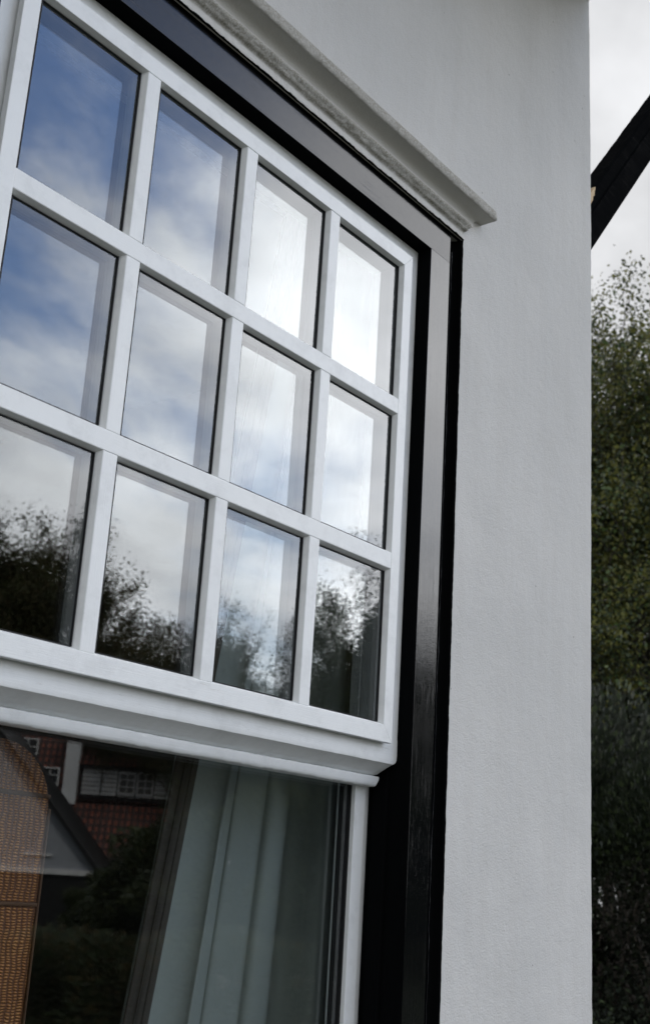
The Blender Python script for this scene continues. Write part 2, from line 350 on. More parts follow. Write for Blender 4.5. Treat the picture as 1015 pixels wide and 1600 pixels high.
for i in range(NX + 1):
    t_ = i / NX; row = []
    for k, (y, zc_, amp, gr) in enumerate(prof):
        xe = (4.615 + (-0.09 - y) * 0.9 if k > 1 else 4.615) if k < 14 else 4.735 + (-0.09 - y) * 1.15
        x = xa + (U(xe) - xa) * t_
        nx_ = nv[i][k] * 0.35 + (nv[max(0, i - 1)][k] + nv[min(NX, i + 1)][k]) * 0.25
        low = 0.5 * jig(x * 1.7, k * 0.9) + 0.5 * jig(x * 6.0, k * 0.35)
        dy = amp * (nx_ * 0.0012 + 0.0009 * low); dz = amp * (nx_ * 0.0013 + 0.0012 * low) + 0.0008 * math.sin(x * 4)
        if k < 3: dz = 0.0; dy = 0.0
        v = bm.verts.new((x, U(y) + dy, UZ(zc_) + dz)); v[gl_layer] = gr; row.append(v)
    rows.append(row)
for i in range(NX):
    for k in range(len(prof) - 1): bm.faces.new((rows[i][k], rows[i + 1][k], rows[i + 1][k + 1], rows[i][k + 1]))
# end return back to the wall
ends = []
for v, (y, zc_, a, g) in zip(rows[-1], prof):
    q = bm.verts.new((v.co.x + 0.0 , YW + 0.004, v.co.z)); q[gl_layer] = g; ends.append(q)
for k in range(len(prof) - 1): bm.faces.new((rows[-1][k], ends[k], ends[k + 1], rows[-1][k + 1]))
bmesh.ops.recalc_face_normals(bm, faces=bm.faces)
finish('hood_moulding', bm, M['plaster'], house, True)

# ragged black paint edge along the top of the head
bm = bmesh.new(); prev = None
for i in range(901):
    x = XJ0 + (XJ1 - XJ0) * i / 900
    d = max(0.0005, 0.0022 + 0.0020 * jig(x * 2.4, 5) + 0.0010 * jig(x * 15, 1) + 0.0004 * rnd.uniform(-1, 1))
    row = [bm.verts.new((x, -0.012, ZT - 0.0007)), bm.verts.new((x, U(-0.096) - 0.0012, ZT - 0.0006)), bm.verts.new((x, U(-0.096) - 0.0016, ZT + d * 0.6)), bm.verts.new((x, U(-0.096) - 0.0010, ZT + d))]
    if prev:
        for k in range(3): bm.faces.new((prev[k], row[k], row[k + 1], prev[k + 1]))
    prev = row
finish('paint_edge', bm, M['bm'], house, True)

# front eave and brace
bm = bmesh.new(); 
for i in range(12):
    y1 = YW - 0.001 - i * 0.062; box(bm, -4, U(7.215), y1 - 0.058, y1, ZE, ZE + 0.02, 0.002)
finish('soffit', bm, M['soffit'], house)
bm = bmesh.new(); box(bm, -4.02, U(7.218), YW - 0.79, YW - 0.75, ZE - 0.02, ZE + 0.16, 0.004); finish('fascia', bm, M['bw'], house)
bm = bmesh.new()
ridge = 4.2
a = [(-4.1, YW - 0.82, ZE + 0.16), (U(7.218), YW - 0.82, ZE + 0.16), (U(7.218), 4.5, ZE + ridge), (-4.1, 4.5, ZE + ridge), (-4.1, 9.4, ZE + 0.16), (U(7.218), 9.4, ZE + 0.16)]
for dz in (0, 0.08):
    q = [bm.verts.new((p[0], p[1], p[2] + dz)) for p in a]
    bm.faces.new((q[0], q[1], q[2], q[3])); bm.faces.new((q[3], q[2], q[5], q[4]))
uv = bm.loops.layers.uv.new('UVMap')
for f in bm.faces:
    for l in f.loops: l[uv].uv = (l.vert.co.x, l.vert.co.y * 1.3)
finish('roof', bm, M['tiles'], house)
bm = bmesh.new()                                     # gable triangle
for xx in (-4.0, XC):
    bm = bmesh.new(); q = [bm.verts.new(p) for p in ((xx, YW, ZE), (xx, 9, ZE), (xx, 4.5, ZE + ridge - 0.1))]; bm.faces.new(q); finish('gable', bm, M['render'], house)
# diagonal brace springing from the side wall
bm = bmesh.new()
p0 = Vector((U(6.95), U(0.17), UZ(1.56))); p1 = Vector((U(10.6), U(0.17), UZ(6.02)))
dd = (p1 - p0).normalized(); up = Vector((-dd.z, 0, dd.x)); hw = U(0.232); 
ny = 60; prevs = None
for i in range(ny + 1):
    t_ = i / ny; c = p0.lerp(p1, t_)
    jt = 0.0010 * jig(t_ * 5, 1) + 0.0006 * jig(t_ * 23, 2)
    sec = [(-1, -0.07), (-0.93, -0.082), (0.25, -0.082), (0.30, -0.068), (0.86, -0.068), (1.0, -0.05), (1.0, 0.08), (-1, 0.08)]
    row = [bm.verts.new(c + up * (hw * s_ + (jt if s_ > 0.5 else 0)) + Vector((0, U(yy_ * 4) * 0.35, 0))) for s_, yy_ in sec]
    if prevs:
        for k in range(len(sec)): bm.faces.new((prevs[k], row[k], row[(k + 1) % len(sec)], prevs[(k + 1) % len(sec)]))
    prevs = row
bmesh.ops.recalc_face_normals(bm, faces=bm.faces)
brace = finish('eave_brace', bm, M['bw'], house)
bm = bmesh.new()                                     # bare splintered wood where the paint has gone
cc = p0.lerp(p1, 0.232)
cc = Vector((U(7.76), U(0.17), 0)); cc.z = p0.z + (cc.x - p0.x) * dd.z / dd.x
base = cc + up * (hw * 1.004) + Vector((0, -0.0085, 0))
pts = [(-0.05, 0.0), (-0.05, -0.022), (-0.022, -0.020), (-0.012, -0.013), (0.000, -0.016), (0.010, -0.008), (0.020, -0.006), (0.028, 0.000)]
fr_ = [bm.verts.new(base + dd * a_ + up * b_ + Vector((0, -0.019, 0))) for a_, b_ in pts]; bk = [bm.verts.new(base + dd * a_ + up * b_ + Vector((0, 0.03, 0))) for a_, b_ in pts]
bm.faces.new(fr_); bm.faces.new(bk[::-1])
for k in range(len(pts)): bm.faces.new((fr_[k], bk[k], bk[(k + 1) % len(pts)], fr_[(k + 1) % len(pts)]))
bmesh.ops.recalc_face_normals(bm, faces=bm.faces)
sp = finish('bare_patch', bm, M['wood'], brace); sp['label'] = 'pale bare wood patch'
bm = bmesh.new(); box(bm, U(10.35), U(10.8), U(-3.2), U(0.30), UZ(5.75), UZ(6.2), 0.004); finish('purlin', bm, M['bw'], house)

# window frame -------------------------------------------------------------
JI = U(4.17); JL = U(-0.305); HB = UZ(0.28); HT = ZT - 0.0012
def matt_inside(o, fn):
    for p_ in o.data.polygons:
        if fn(p_.normal): p_.material_index = 1
wf = empty('window_frame'); wf.parent = house; wf['label'] = 'glossy black painted window frame'
bm = bmesh.new(); box(bm, JI, FO1, YF, U(0.5), ZB + 0.004, HB, 0.0005, 0)
j1 = finish('jamb', bm, [M['bz'], M['bm']], wf); matt_inside(j1, lambda n: abs(n.y) < 0.8)
bm = bmesh.new(); box(bm, FO0, JL, YF, U(0.5), ZB + 0.004, HB, 0.0005, 0)
j2 = finish('jamb', bm, [M['bz'], M['bm']], wf); matt_inside(j2, lambda n: abs(n.y) < 0.8)
bm = bmesh.new(); box(bm, FO0, FO1, YF, U(0.5), HB, HT, 0.0005, 0); h_ = finish('head', bm, [M['bx'], M['bm']], wf); matt_inside(h_, lambda n: abs(n.y) < 0.8)
for a0, a1 in ((U(4.138), JI + 0.001), (JL - 0.001, U(-0.27))):
    bm = bmesh.new(); box(bm, a0, a1, U(0.135), U(0.265), ZB + 0.05, UZ(-4.0), 0.0015); finish('stop_bead', bm, M['bm'], wf)
bm = bmesh.new(); box(bm, XJ0 - 0.04, XJ1 + 0.04, YW - 0.05, U(0.5), ZB - 0.045, ZB + 0.003, 0.004); finish('sill', bm, M['bz'], wf)

# upper sash ---------------------------------------------------------------
m_ = 0.1133; n_ = 0.1278
ws = [0.8867, 0.8730, 0.8733, 0.8972]; hs = [1.2029, 1.1529, 1.1922]
cx = [0.0]; [cx.append(cx[-1] + w_ + m_) for w_ in ws]
rz_ = [0.0]; [rz_.append(rz_[-1] - h_ - n_) for h_ in hs]
XR = cx[3] + ws[3]; ZBp = rz_[2] - hs[2]            # right / bottom of the glazed field
us = empty('upper_sash'); us.parent = house; us['label'] = 'white upper sash with twelve small panes'
YG = 0.052; DG = 0.07                                 # first glass, gap to second
o_ = 0.116
outer = dict(l=-o_, r=XR + o_, t=0.122, b=ZBp - 0.125)
def P(x, z): return (U(x), UZ(z))
def member(name, o1, o2, i2, i1, tap, mat, yo):      # mitred border piece; the inner edge steps in towards the glass
    bm = bmesh.new()
    f = [bm.verts.new((p[0], yo, p[1])) for p in (o1, o2, i2, i1)]
    tp = [(0, 0), (0, 0), tap[1], tap[0]]
    g_ = [bm.verts.new((p[0] + U(d[0]), U(YG), p[1] + U(d[1]))) for p, d in zip((o1, o2, i2, i1), tp)]
    fs = [bm.faces.new(f), bm.faces.new(g_[::-1])] + [bm.faces.new((f[i], g_[i], g_[(i + 1) % 4], f[(i + 1) % 4])) for i in range(4)]
    bmesh.ops.recalc_face_normals(bm, faces=fs)
    bmesh.ops.bevel(bm, geom=list({e for f_ in fs for e in f_.edges}), offset=0.0010, segments=2, affect='EDGES', profile=0.6)
    return finish(name, bm, mat, us)
member('top_rail', P(outer['l'], outer['t']), P(outer['r'], outer['t']), P(XR, 0), P(0, 0), ((0.03, -0.02), (-0.03, -0.02)), M['wx'], 0)
member('bottom_rail', P(outer['l'], outer['b']), P(outer['r'], outer['b']), P(XR, ZBp), P(0, ZBp), ((0.03, 0.02), (-0.03, 0.02)), M['worn'], 0)
member('stile', P(outer['l'], outer['t']), P(outer['l'], outer['b']), P(0, ZBp), P(0, 0), ((0.03, -0.02), (0.03, 0.02)), M['wz'], 0.0001)
member('stile', P(outer['r'], outer['t']), P(outer['r'], outer['b']), P(XR, ZBp), P(XR, 0), ((-0.03, -0.02), (-0.03, 0.02)), M['wz'], 0.0001)
for k in range(2):                                   # horizontal glazing bars run through
    bm = bmesh.new(); zt = rz_[k] - hs[k]
    bar(bm, U(-0.002), U(XR + 0.002), UZ(zt - n_), UZ(zt), 0.0004, U(YG), 0, U(0.020), 0.0016)
    finish('glazing_bar', bm, M['wx'], us)
for c_ in range(3):                                  # upright bars butt between them
    bm = bmesh.new(); xl = cx[c_] + ws[c_]
    for r_ in range(3): bar(bm, U(xl), U(xl + m_), UZ(rz_[r_] - hs[r_]) + 0.00025, UZ(rz_[r_]) - 0.00025, 0.0007, U(YG), U(0.030), 0, 0.0015)
    finish('glazing_bar', bm, M['wz'], us)
# base frame behind the raised mouldings, ring of four pieces
bm = bmesh.new(); YB = 0.072; YK = 0.30
Lx, Rx, Tz, Bz = -0.30, 4.165, 0.275, -4.0
box(bm, U(Lx), U(-0.06), U(YB), U(YK), UZ(Bz), UZ(Tz), 0.002)
finish('sash_frame', bm, M['wz'], us); bm = bmesh.new()
box(bm, U(XR + 0.06), U(Rx), U(YB), U(YK), UZ(Bz), UZ(Tz), 0.002)
finish('sash_frame', bm, M['wz'], us)
bm = bmesh.new(); box(bm, U(-0.0598), U(XR + 0.0598), U(YB) + 0.0002, U(YK), UZ(0.06), UZ(Tz), 0.0015); finish('sash_frame', bm, M['wx'], us)
# meeting rail with cove and lower moulding
pr = [(YB - 0.0004, -3.88, 4.163), (YB - 0.001, -4.0, 4.163), (YB - 0.001, -4.035, 4.160), (YB, -4.053, 4.148), (YB + 0.003, -4.066, 4.125), (0.083, -4.070, 4.12), (0.12, -4.092, 4.11), (0.16, -4.118, 4.10), (0.20, -4.144, 4.092), (0.232, -4.152, 4.085),
      (0.232, -4.157, 4.085), (0.194, -4.157, 4.088), (0.182, -4.160, 4.092), (0.177, -4.166, 4.095), (0.178, -4.185, 4.093), (0.184, -4.212, 4.082), (0.190, -4.229, 4.075), (0.20, -4.237, 4.068), (0.25, -4.238, 4.05), (YK, -4.238, 4.05), (YK, -3.88, 4.163)]
bm = bmesh.new(); NXr = 240; rows = []
for i in range(NXr + 1):
    t_ = i / NXr; row = []
    for k, (y, z, xe) in enumerate(pr):
        xl = -(xe - XR)
        x = xl + (xe - xl) * t_
        lo = jig(x * 0.55, k * 0.2) * 0.0005 + (jig(x * 2.7, k) * 0.0004 if k in (9, 10, 11, 12, 13) else 0)
        row.append(bm.verts.new((U(x), U(y) + (lo if 0 < k < 18 else 0), UZ(z) + (lo if 2 < k < 18 else 0))))
    rows.append(row)
K = len(pr)
for i in range(NXr):
    for k in range(K): bm.faces.new((rows[i][k], rows[i + 1][k], rows[i + 1][(k + 1) % K], rows[i][(k + 1) % K]))
bm.faces.new(rows[0]); bm.faces.new(rows[-1][::-1]); bmesh.ops.recalc_face_normals(bm, faces=bm.faces)
me_o = finish('meeting_rail', bm, M['worn'], us); me_o['label'] = 'weathered meeting rail with cove moulding and flaking paint'
for i_, p_ in enumerate(me_o.data.polygons): p_.use_smooth = len(p_.vertices) == 4
mdf = me_o.modifiers.new('split', 'EDGE_SPLIT'); mdf.split_angle = R(38)
# panes: outer sheet, gasket, spacer, inner sheet
for r_ in range(3):
    for c_ in range(4):
        bm = bmesh.new()
        xa_, xb_, za_, zb_ = U(cx[c_] + 0.03), U(cx[c_] + ws[c_] - 0.03), UZ(rz_[r_] - hs[r_] + 0.02), UZ(rz_[r_] - 0.02)
        t1, t2 = rnd.uniform(-1, 1) * 0.00035, rnd.uniform(-1, 1) * 0.0003
        for y in (U(YG) - 0.0006, U(YG + DG)):
            f = bm.faces.new([bm.verts.new(p) for p in ((xa_, y - t1 - t2, za_), (xb_, y + t1 - t2, za_), (xb_, y + t1 + t2, zb_), (xa_, y - t1 + t2, zb_))]); f.material_index = 0
        g = 0.0016; yg0 = U(YG) - 0.0042; yg1 = U(YG) - 0.0001
        gj = rnd.uniform(-0.0004, 0.0006)
        box(bm, xb_ - g - gj, xb_ - 0.0002, yg0, yg1, za_, zb_, 0, 1); box(bm, xa_ + 0.0002, xa_ + g, yg0, yg1, za_, zb_, 0, 1)
        box(bm, xa_ + g, xb_ - g - gj, yg0 + 0.001, yg1, zb_ - g * 0.8, zb_ - 0.0002, 0, 1); box(bm, xa_ + g, xb_ - g - gj, yg0 + 0.001, yg1, za_ + 0.0002, za_ + g * 0.6, 0, 1)
        finish('glass_pane', bm, [M['glass'], M['gasket']], us)
bm = bmesh.new(); y0_, y1_ = U(YG) + 0.0002, U(0.30)
ins = 0.0
for c_ in range(3): xl = cx[c_] + ws[c_]; box(bm, U(xl - 0.03), U(xl + m_ + 0.03), y0_, U(YG + DG + 0.03), UZ(ZBp), UZ(0))
for k in range(2):
    zt = rz_[k] - hs[k]
    for c_ in range(4): box(bm, U(cx[c_] + 0.03) + 0.0001, U(cx[c_] + ws[c_] - 0.03) - 0.0001, y0_, U(YG + DG + 0.03), UZ(zt - n_ - 0.02), UZ(zt + 0.02))
box(bm, U(-0.0595), U(0.03), y0_, y1_, UZ(ZBp - 0.06), UZ(0.0595)); box(bm, U(XR - 0.03), U(XR + 0.0595), y0_, y1_, UZ(ZBp - 0.06), UZ(0.0595))
box(bm, U(0.0305), U(XR - 0.0305), y0_, y1_, UZ(-0.02), UZ(0.0595)); box(bm, U(0.0305), U(XR - 0.0305), y0_, y1_, UZ(ZBp - 0.06), UZ(ZBp + 0.02))
finish('spacer_bar', bm, M['spacer'], us)

# lower sash ---------------------------------------------------------------
ls = empty('lower_sash'); ls.parent = house; ls['label'] = 'white lower sash with one large undivided pane'
for a, b, c1, c2 in ((3.945, 4.075, 4.0752, 4.168), (-0.08, -0.205, -0.2052, -0.30)):
    bm = bmesh.new()
    box(bm, U(min(a, b)), U(max(a, b)), U(0.28), U(0.45), ZB + 0.02, UZ(-4.0), 0.0014)
    box(bm, U(min(c1, c2)), U(max(c1, c2)), U(0.315), U(0.45), ZB + 0.02, UZ(-4.0), 0.0012)
    finish('stile', bm, M['wz'], ls)
bm = bmesh.new(); box(bm, U(-0.0798), U(3.9448), U(0.28), U(0.45), ZB + 0.02, ZB + 0.12, 0.0014); finish('bottom_rail', bm, M['wx'], ls)
bm = bmesh.new(); box(bm, U(-0.0798), U(3.9448), U(0.315), U(0.45), UZ(-4.12), UZ(-4.0), 0.001); finish('top_rail', bm, M['wx'], ls)
bm = bmesh.new()
for y in (U(0.335), U(0.335 + DG)):
    f = bm.faces.new([bm.verts.new(p) for p in ((U(-0.08), y, ZB + 0.12), (U(3.945), y, ZB + 0.12), (U(3.945), y, UZ(-4.05)), (U(-0.08), y, UZ(-4.05)))]); f.material_index = 0
box(bm, U(3.945) - 0.0022, U(3.945) - 0.0002, U(0.335) - 0.005, U(0.335) - 0.0003, ZB + 0.12, UZ(-4.0), 0, 1)
box(bm, U(3.945) - 0.010, U(3.945) - 0.0002, U(0.335) + 0.001, U(0.40), ZB + 0.12, UZ(-4.0), 0, 1)
finish('glass_pane', bm, [M['glass'], M['gasket']], ls)

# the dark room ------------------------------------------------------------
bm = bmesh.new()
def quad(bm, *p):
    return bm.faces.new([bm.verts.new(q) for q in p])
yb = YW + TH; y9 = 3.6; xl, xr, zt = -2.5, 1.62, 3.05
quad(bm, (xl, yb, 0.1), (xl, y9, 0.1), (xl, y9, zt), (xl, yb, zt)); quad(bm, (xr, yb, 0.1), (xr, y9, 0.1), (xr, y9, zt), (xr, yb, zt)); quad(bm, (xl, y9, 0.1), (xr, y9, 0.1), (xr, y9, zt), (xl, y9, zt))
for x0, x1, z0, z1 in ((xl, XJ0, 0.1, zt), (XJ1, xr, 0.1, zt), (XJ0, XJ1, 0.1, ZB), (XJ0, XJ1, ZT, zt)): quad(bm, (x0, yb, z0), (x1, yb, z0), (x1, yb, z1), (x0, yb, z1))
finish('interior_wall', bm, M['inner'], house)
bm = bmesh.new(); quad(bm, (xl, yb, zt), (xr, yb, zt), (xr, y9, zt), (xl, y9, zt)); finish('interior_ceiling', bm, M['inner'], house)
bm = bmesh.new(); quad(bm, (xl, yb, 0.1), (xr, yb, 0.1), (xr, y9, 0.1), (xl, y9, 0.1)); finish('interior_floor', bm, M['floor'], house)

def curtain(name, xt0, xt1, xb0, xb1, y, ztop, zbot, folds, amp, mat, seed, label, n=220, nz=40):
    bm = bmesh.new(); rows = []; q = random.Random(seed)
    ph = [q.uniform(0, 6) for _ in range(5)]
    for j in range(nz + 1):
        v = j / nz; z = ztop + (zbot - ztop) * v; row = []
        for i in range(n + 1):
            u = i / n
            uu = u + 0.012 * math.sin(u * 19 + ph[4] + v * 2)
            x = (xt0 + (xb0 - xt0) * v) * (1 - uu) + (xt1 + (xb1 - xt1) * v) * uu
            w1 = math.sin(uu * folds * 6.283 + ph[0] + 0.5 * math.sin(v * 2 + ph[1])); w2 = math.sin(uu * folds * 6.283 * 2.3 + ph[2] + v)
            row.append(bm.verts.new((x + 0.3 * amp * w2, y + amp * (w1 * abs(w1) ** 0.3 + 0.25 * w2) * (0.55 + 0.45 * math.sin(uu * 9 + ph[3])), z)))
        rows.append(row)
    for j in range(nz):
        for i in range(n): bm.faces.new((rows[j][i], rows[j][i + 1], rows[j + 1][i + 1], rows[j + 1][i]))
    o = finish(name, bm, mat, None, True); sm = o.modifiers.new('thick', 'SOLIDIFY'); sm.thickness = 0.002
    return tag(o, label, 'curtain')
curtain('curtain', 0.855, 1.12, 0.41, 1.125, 0.205, 2.98, 0.16, 2.7, 0.044, M['cloth'], 4, 'pale sage green curtain in loose folds behind the large lower pane')
curtain('curtain', 0.79, 0.85, 0.365, 0.42, 0.175, 2.98, 0.16, 2, 0.014, M['taupe'], 8, 'narrow taupe brown drape hanging at the left edge of the pale curtain', n=60)
# woven screen
scr = empty('folding_screen', (0.066, 0.225, 0.09)); tag(scr, 'woven brown rattan room screen with arched top standing inside behind the lower pane', 'screen')
def arch_pts(x0, x1, z0, z1, rad):
    p = [(x0, z0), (x1, z0)]
    for k in range(9): a = R(90 * k / 8); p.append((x1 - rad + rad * math.cos(a), z1 - rad + rad * math.sin(a)))
    for k in range(9): a = R(90 + 90 * k / 8); p.append((x0 + rad + rad * math.cos(a), z1 - rad + rad * math.sin(a)))
    return p
bm = bmesh.new(); prism(bm, arch_pts(-0.22, 0.318, 0.02, 1.695, 0.10), -0.008, 0.008); finish('woven_panel', bm, M['wicker'], scr)
bm = bmesh.new()
for zz in (1.615, 1.455, 0.95, 0.1): box(bm, -0.22, 0.319, -0.0115, 0.0115, zz, zz + 0.007, 0.003)
box(bm, 0.317, 0.321, -0.0125, 0.0125, 0.0, 1.60, 0.002); box(bm, -0.225, -0.213, -0.0125, 0.0125, 0.0, 1.60, 0.002)
finish('rail', bm, M['cane'], scr)

# ================================================================== GROUNDS
bm = bmesh.new(); quad(bm, (-500, -500, 0), (500, -500, 0), (500, 500, 0), (-500, 500, 0)); tag(finish('ground', bm, M['ground']), kind='structure')
bm = bmesh.new(); quad(bm, (-6, -3.2, 0.004), (3.6, -3.2, 0.004), (3.6, YW, 0.004), (-6, YW, 0.004)); tag(finish('path', bm, M['paving']), kind='structure')
bm = bmesh.new(); quad(bm, (-60, -16, 0.004), (60, -16, 0.004), (60, -12, 0.004), (-60, -12, 0.004)); tag(finish('road', bm, M['road']), kind='structure')

# ---- foliage -------------------------------------------------------------
def leaf_mesh(name, cen, size, seed, mats, droop=0.0, mixes=None):
    r = np.random.default_rng(seed); n = len(cen)
    a = r.normal(size=(n, 3)); a /= np.linalg.norm(a, axis=1)[:, None]
    b = np.cross(a, r.normal(size=(n, 3))); b /= np.linalg.norm(b, axis=1)[:, None]
    c = np.cross(a, b)
    s = size * r.uniform(0.6, 1.35, (n, 1))
    v = np.empty((n, 4, 3)); v[:, 0] = cen - a * s; v[:, 1] = cen - b * s * 0.62 + c * s * 0.2; v[:, 2] = cen + a * s; v[:, 3] = cen + b * s * 0.62 + c * s * 0.2
    me = bpy.data.meshes.new(name); me.vertices.add(n * 4); me.vertices.foreach_set('co', v.reshape(-1)); me.loops.add(n * 4); me.loops.foreach_set('vertex_index', np.arange(n * 4, dtype=np.int32))
    me.polygons.add(n); me.polygons.foreach_set('loop_start', np.arange(0, n * 4, 4, dtype=np.int32)); me.polygons.foreach_set('loop_total', np.full(n, 4, dtype=np.int32))
    for m in mats: me.materials.append(m)
    me.polygons.foreach_set('material_index', r.choice(len(mats), n, p=mixes).astype(np.int32)); me.update(); me.validate()
    return me
def skeleton(seed, H, spread, trunk_frac, levels, kids, lean=0.0, upw=0.35):
    q = random.Random(seed); segs = []; tips = []
    def grow(p, d, ln, r, lv):
        n = 5; pts = [p.copy()]; rad = [r]
        for i in range(n):
            d = (d + Vector((q.gauss(0, .13), q.gauss(0, .13), q.gauss(0, .08) + (0.05 if lv else 0)))).normalized()
            p = p + d * ln / n; pts.append(p.copy()); rad.append(r * (1 - 0.62 * (i + 1) / n))
        segs.append((pts, rad))
        if lv >= levels - 1:
            tips.extend(pts[1:]); return
        k = kids[lv]
        for j in range(k):
            f = q.uniform(0.35, 1.0) if lv else q.uniform(trunk_frac, 1.0)
            if j == 0: f = 1.0
            idx = min(n, max(1, round(f * n))); bp = pts[idx]
            az = q.uniform(0, 6.283); tilt = q.uniform(0.45, 1.05) * spread * (0.5 if j == 0 else 1)
            ax = d.orthogonal().normalized(); ax.rotate(Matrix.Rotation(az, 3, d)); nd_ = d.copy(); nd_.rotate(Matrix.Rotation(tilt, 3, ax)); nd_.z += upw * q.random(); nd_.normalize()
            grow(bp, nd_, ln * q.uniform(0.5, 0.78), rad[idx] * q.uniform(0.5, 0.75), lv + 1)
    grow(Vector((0, 0, 0)), Vector((lean, 0, 1)).normalized(), H * 0.5, H * 0.021, 0)
    return segs, tips
def trunk_mesh(name, segs, mat, sides=6):
    V_, F_ = [], []
    for pts, rad in segs:
        base = len(V_)
        k = sides if rad[0] > 0.05 else 4
        for i, p in enumerate(pts):
            d = (pts[min(i + 1, len(pts) - 1)] - pts[max(0, i - 1)]).normalized(); a = d.orthogonal().normalized(); b = d.cross(a)
            for s_ in range(k): an = 6.2832 * s_ / k; V_.append(p + (a * math.cos(an) + b * math.sin(an)) * max(rad[i], 0.006))
        for i in range(len(pts) - 1):
            for s_ in range(k): F_.append((base + i * k + s_, base + i * k + (s_ + 1) % k, base + (i + 1) * k + (s_ + 1) % k, base + (i + 1) * k + s_))
    me = bpy.data.meshes.new(name); me.from_pydata([tuple(v) for v in V_], [], F_); me.materials.append(mat); me.polygons.foreach_set('use_smooth', [True] * len(F_))
    return me
def tree_meshes(seed, H, spread, nleaf, size, blob, mats, mixes=None, trunk_frac=0.35, kids=(9, 6, 5, 4), levels=5, upw=0.35, dome=True):
    segs, tips = skeleton(seed, H, spread, trunk_frac, levels, kids, upw=upw)
    r = np.random.default_rng(seed); T = np.array([tuple(t) for t in tips])
    scale = H * 0.95 / float(np.percentile(T[:, 2], 99.7)); T = T * scale
    segs = [([p * scale for p in a], b) for a, b in segs]
    rc = np.percentile(np.hypot(T[:, 0], T[:, 1]), 97); e_ = (T[:, 0] / rc) ** 2 + (T[:, 1] / rc) ** 2 + (np.maximum(T[:, 2] - 0.55 * H, 0) / (0.45 * H)) ** 2
    if dome:
        T = T[e_ < 1.0]
        def keep(a_):
            p_ = a_[-1]; return ((p_.x / rc) ** 2 + (p_.y / rc) ** 2 + (max(p_.z - 0.55 * H, 0) / (0.45 * H)) ** 2) < 1.02
        segs = [g_ for g_ in segs if g_[1][0] > 0.06 or keep(g_[0])]
    wgt = r.uniform(0.25, 1, len(T)); wgt /= wgt.sum()
    cen = T[r.choice(len(T), nleaf, p=wgt)] + r.normal(size=(nleaf, 3)) * blob * r.uniform(0.3, 1.1, (nleaf, 1)); cen[:, 2] = np.maximum(cen[:, 2], 0.3)
    return trunk_mesh('trunk', segs, M['bark']), leaf_mesh('crown', cen, size, seed, mats, mixes=mixes)
def place_tree(meshes, loc, rz, sc, label, group, name='tree', cat='tree', top=True):
    e = empty(name, loc, rz); e.scale = (sc, sc, sc) if not isinstance(sc, tuple) else sc
    a = link('trunk', meshes[0], e); b = link('crown', meshes[1], e)
    tag(e, label, cat, group); return e

YMIR = 0.0225
def mirrored(azdeg, D):          # ground point whose image in the panes lies at this bearing
    return (-0.903 + D * math.cos(R(azdeg)), -(-1.303 + D * math.sin(R(azdeg))) + 2 * YMIR, 0)
TA = tree_meshes(11, 14, 0.95, 200000, 0.052, 0.34, [M['leaf'], M['leafb']], [0.6, 0.4])
TB = tree_meshes(23, 12, 1.05, 170000, 0.050, 0.34, [M['leafb'], M['leafd']], [0.6, 0.4])
TC = tree_meshes(37, 13, 0.85, 80000, 0.042, 0.22, [M['leafd'], M['leafb']], [0.5, 0.5], kids=(8, 6, 5, 4))
TD = tree_meshes(51, 12, 1.0, 60000, 0.040, 0.2, [M['leafd'], M['leaf']], [0.6, 0.4], kids=(9, 6, 5, 4))
GR = 'trees across the lane mirrored in the panes'
for ms, az, D, sc, rz, lb in (
    (TB, 56.5, 52, 1.15, 0.4, 'low bushy tree at the far left of the mirrored tree line'),
    (TA, 53.8, 57, 0.98, 3.6, 'broad tree mirrored at the left edge of the bottom left pane'),
    (TA, 50.9, 55, 1.24, 1.0, 'tallest round-topped tree mirrored in the bottom left panes'),
    (TB, 48.6, 56, 1.16, 2.9, 'olive tree mirrored just right of the tall round one'),
    (TB, 46.3, 50, 1.0, 2.0, 'brownish autumn tree mirrored low in the second bottom pane'),
    (TA, 44.2, 52, 0.76, 5.0, 'low olive tree mirrored at the right of the second bottom pane'),
    (TC, 41.9, 46, 0.90, 0.3, 'thin twiggy tree mirrored in the third bottom pane'),
    (TD, 39.8, 44, 0.90, 1.3, 'sparse tree with sky showing through it in the third bottom pane'),
    (TC, 37.4, 40, 0.74, 2.2, 'airy low tree mirrored at the left of the fourth bottom pane'),
    (TD, 34.2, 34, 0.98, 4.1, 'leaning sparse tree with a bare trunk mirrored in the bottom right pane'),
    (TB, 31.0, 36, 0.86, 5.0, 'dark tree mirrored only in the glossy black frame'),
    (TA, 26.5, 40, 0.75, 5.6, 'farthest right tree mirrored in the black frame')):
    place_tree(ms, mirrored(az, D), rz, sc, lb, GR)
